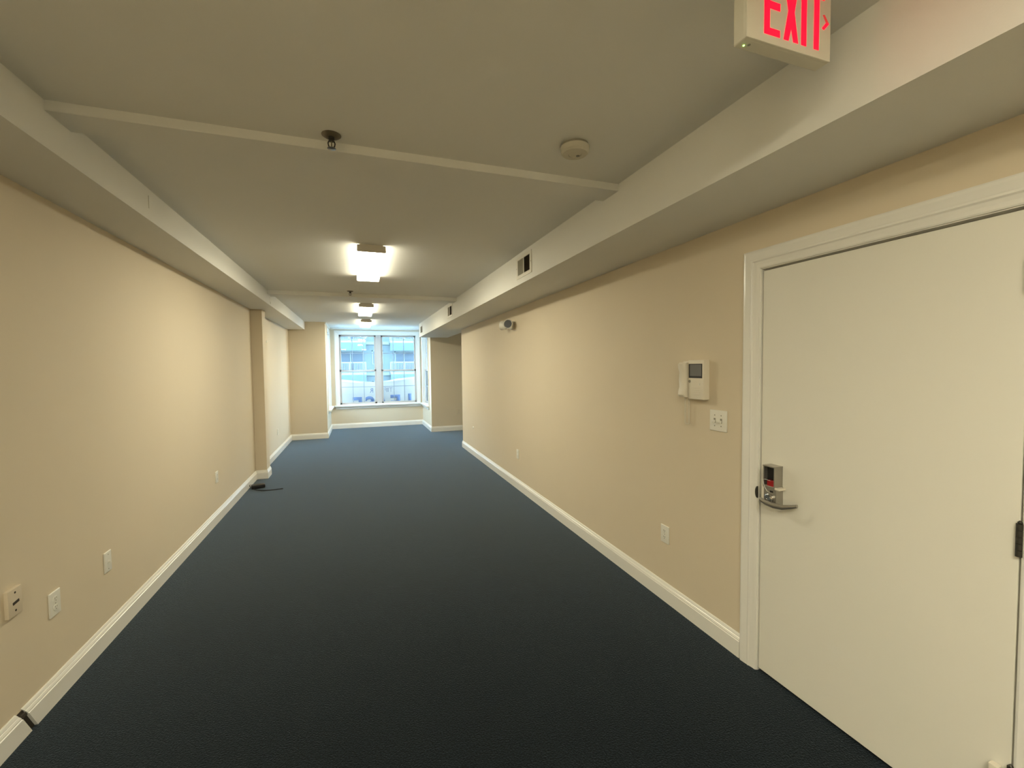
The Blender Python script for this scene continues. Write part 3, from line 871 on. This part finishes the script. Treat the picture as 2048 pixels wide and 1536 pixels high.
for ch, x, wd in (('R', 0.290, 0.085), ('E', 0.44, 0.06), ('F', 0.585, 0.06), ('F', 0.665, 0.06), ('I', 0.745, 0.03), ('T', 0.795, 0.08)):
    glyph('letter_' + ch.lower(), ch, x, 0.885 + 0.02 * (x - 0.3), wd, 0.118, M['print'] if ch == 'R' else M['print2'], 0.0)

# ------------------------------------------------------------------ outside: street and houses
bm = NB(); box(bm, (-60, 12.9, -4.6), (60, 80, -4.4))
struct('ground_street', bm, M['street'], 'grey street far below the bay window')
bld = thing('apartment_building', 'pale blue sided apartment building with white balconies across the street', 'building', (2.0, 47.0, -4.4))
def bobj(name, bm, mat, parent=bld):
    for v in bm.verts: v.co -= Vector((2.0, 47.0, -4.4))
    return obj(name, bm, mat, parent)
bm = NB(); box(bm, (-30, 47.0, -4.4), (34, 58, 10.5)); bobj('wall', bm, M['siding'])
bm = NB(); box(bm, (-31, 46.0, 10.5), (35, 59, 11.2)); bobj('roof', bm, M['fascia'])
UW = 5.25
for fl in (-2, -1, 0, 1, 2):
    zf0 = 1.02 + 3.15 * fl
    bm = NB(); box(bm, (-30, 46.9, zf0 - 0.32), (34, 47.05, zf0 - 0.02)); bobj('band', bm, M['fascia'])
    for u in range(-4, 7):
        xa = -2.05 + UW * u
        # balcony slab, fascia, railing
        bm = NB(); box(bm, (xa - 0.1, 45.4, zf0 - 0.25), (xa + 2.85, 47.0, zf0)); bobj('balcony_slab', bm, M['fascia'])
        bm = NB(); box(bm, (xa - 0.1, 45.35, zf0 - 1.0), (xa + 2.85, 45.45, zf0 - 0.2)); bobj('balcony_panel', bm, M['fascia_blue'])
        bm = NB()
        box(bm, (xa - 0.1, 45.42, zf0 + 0.95), (xa + 2.85, 45.52, zf0 + 1.06)); box(bm, (xa - 0.1, 45.44, zf0 + 0.08), (xa + 2.85, 45.50, zf0 + 0.15))
        for k in range(20):
            xx = xa - 0.08 + 2.88 * k / 19
            wd = 0.05 if k in (0, 19, 9) else 0.022
            box(bm, (xx - wd, 45.44, zf0), (xx + wd, 45.50, zf0 + 1.0))
        bobj('railing', bm, M['rail'])
        # sliding door and window
        for (a, b, c, d_) in ((xa + 0.55, xa + 2.55, zf0 + 0.05, zf0 + 2.05), (xa + 3.55, xa + 4.45, zf0 + 0.9, zf0 + 2.15)):
            bm = NB()
            fw = 0.10
            box(bm, (a - fw, 46.93, c), (a, 47.02, d_ + fw)); box(bm, (b, 46.93, c), (b + fw, 47.02, d_ + fw)); box(bm, (a - fw, 46.93, d_), (b + fw, 47.02, d_ + fw))
            mid = a + (b - a) * 0.42
            box(bm, (mid - 0.05, 46.94, c), (mid + 0.05, 47.02, d_)); box(bm, (a - fw, 46.93, c - 0.08), (b + fw, 47.02, c))
            wf = bobj('window', bm, M['fascia'])
            bm = NB(); box(bm, (a, 46.97, c), (b, 47.01, d_)); bobj('pane', bm, M['pane'], wf)
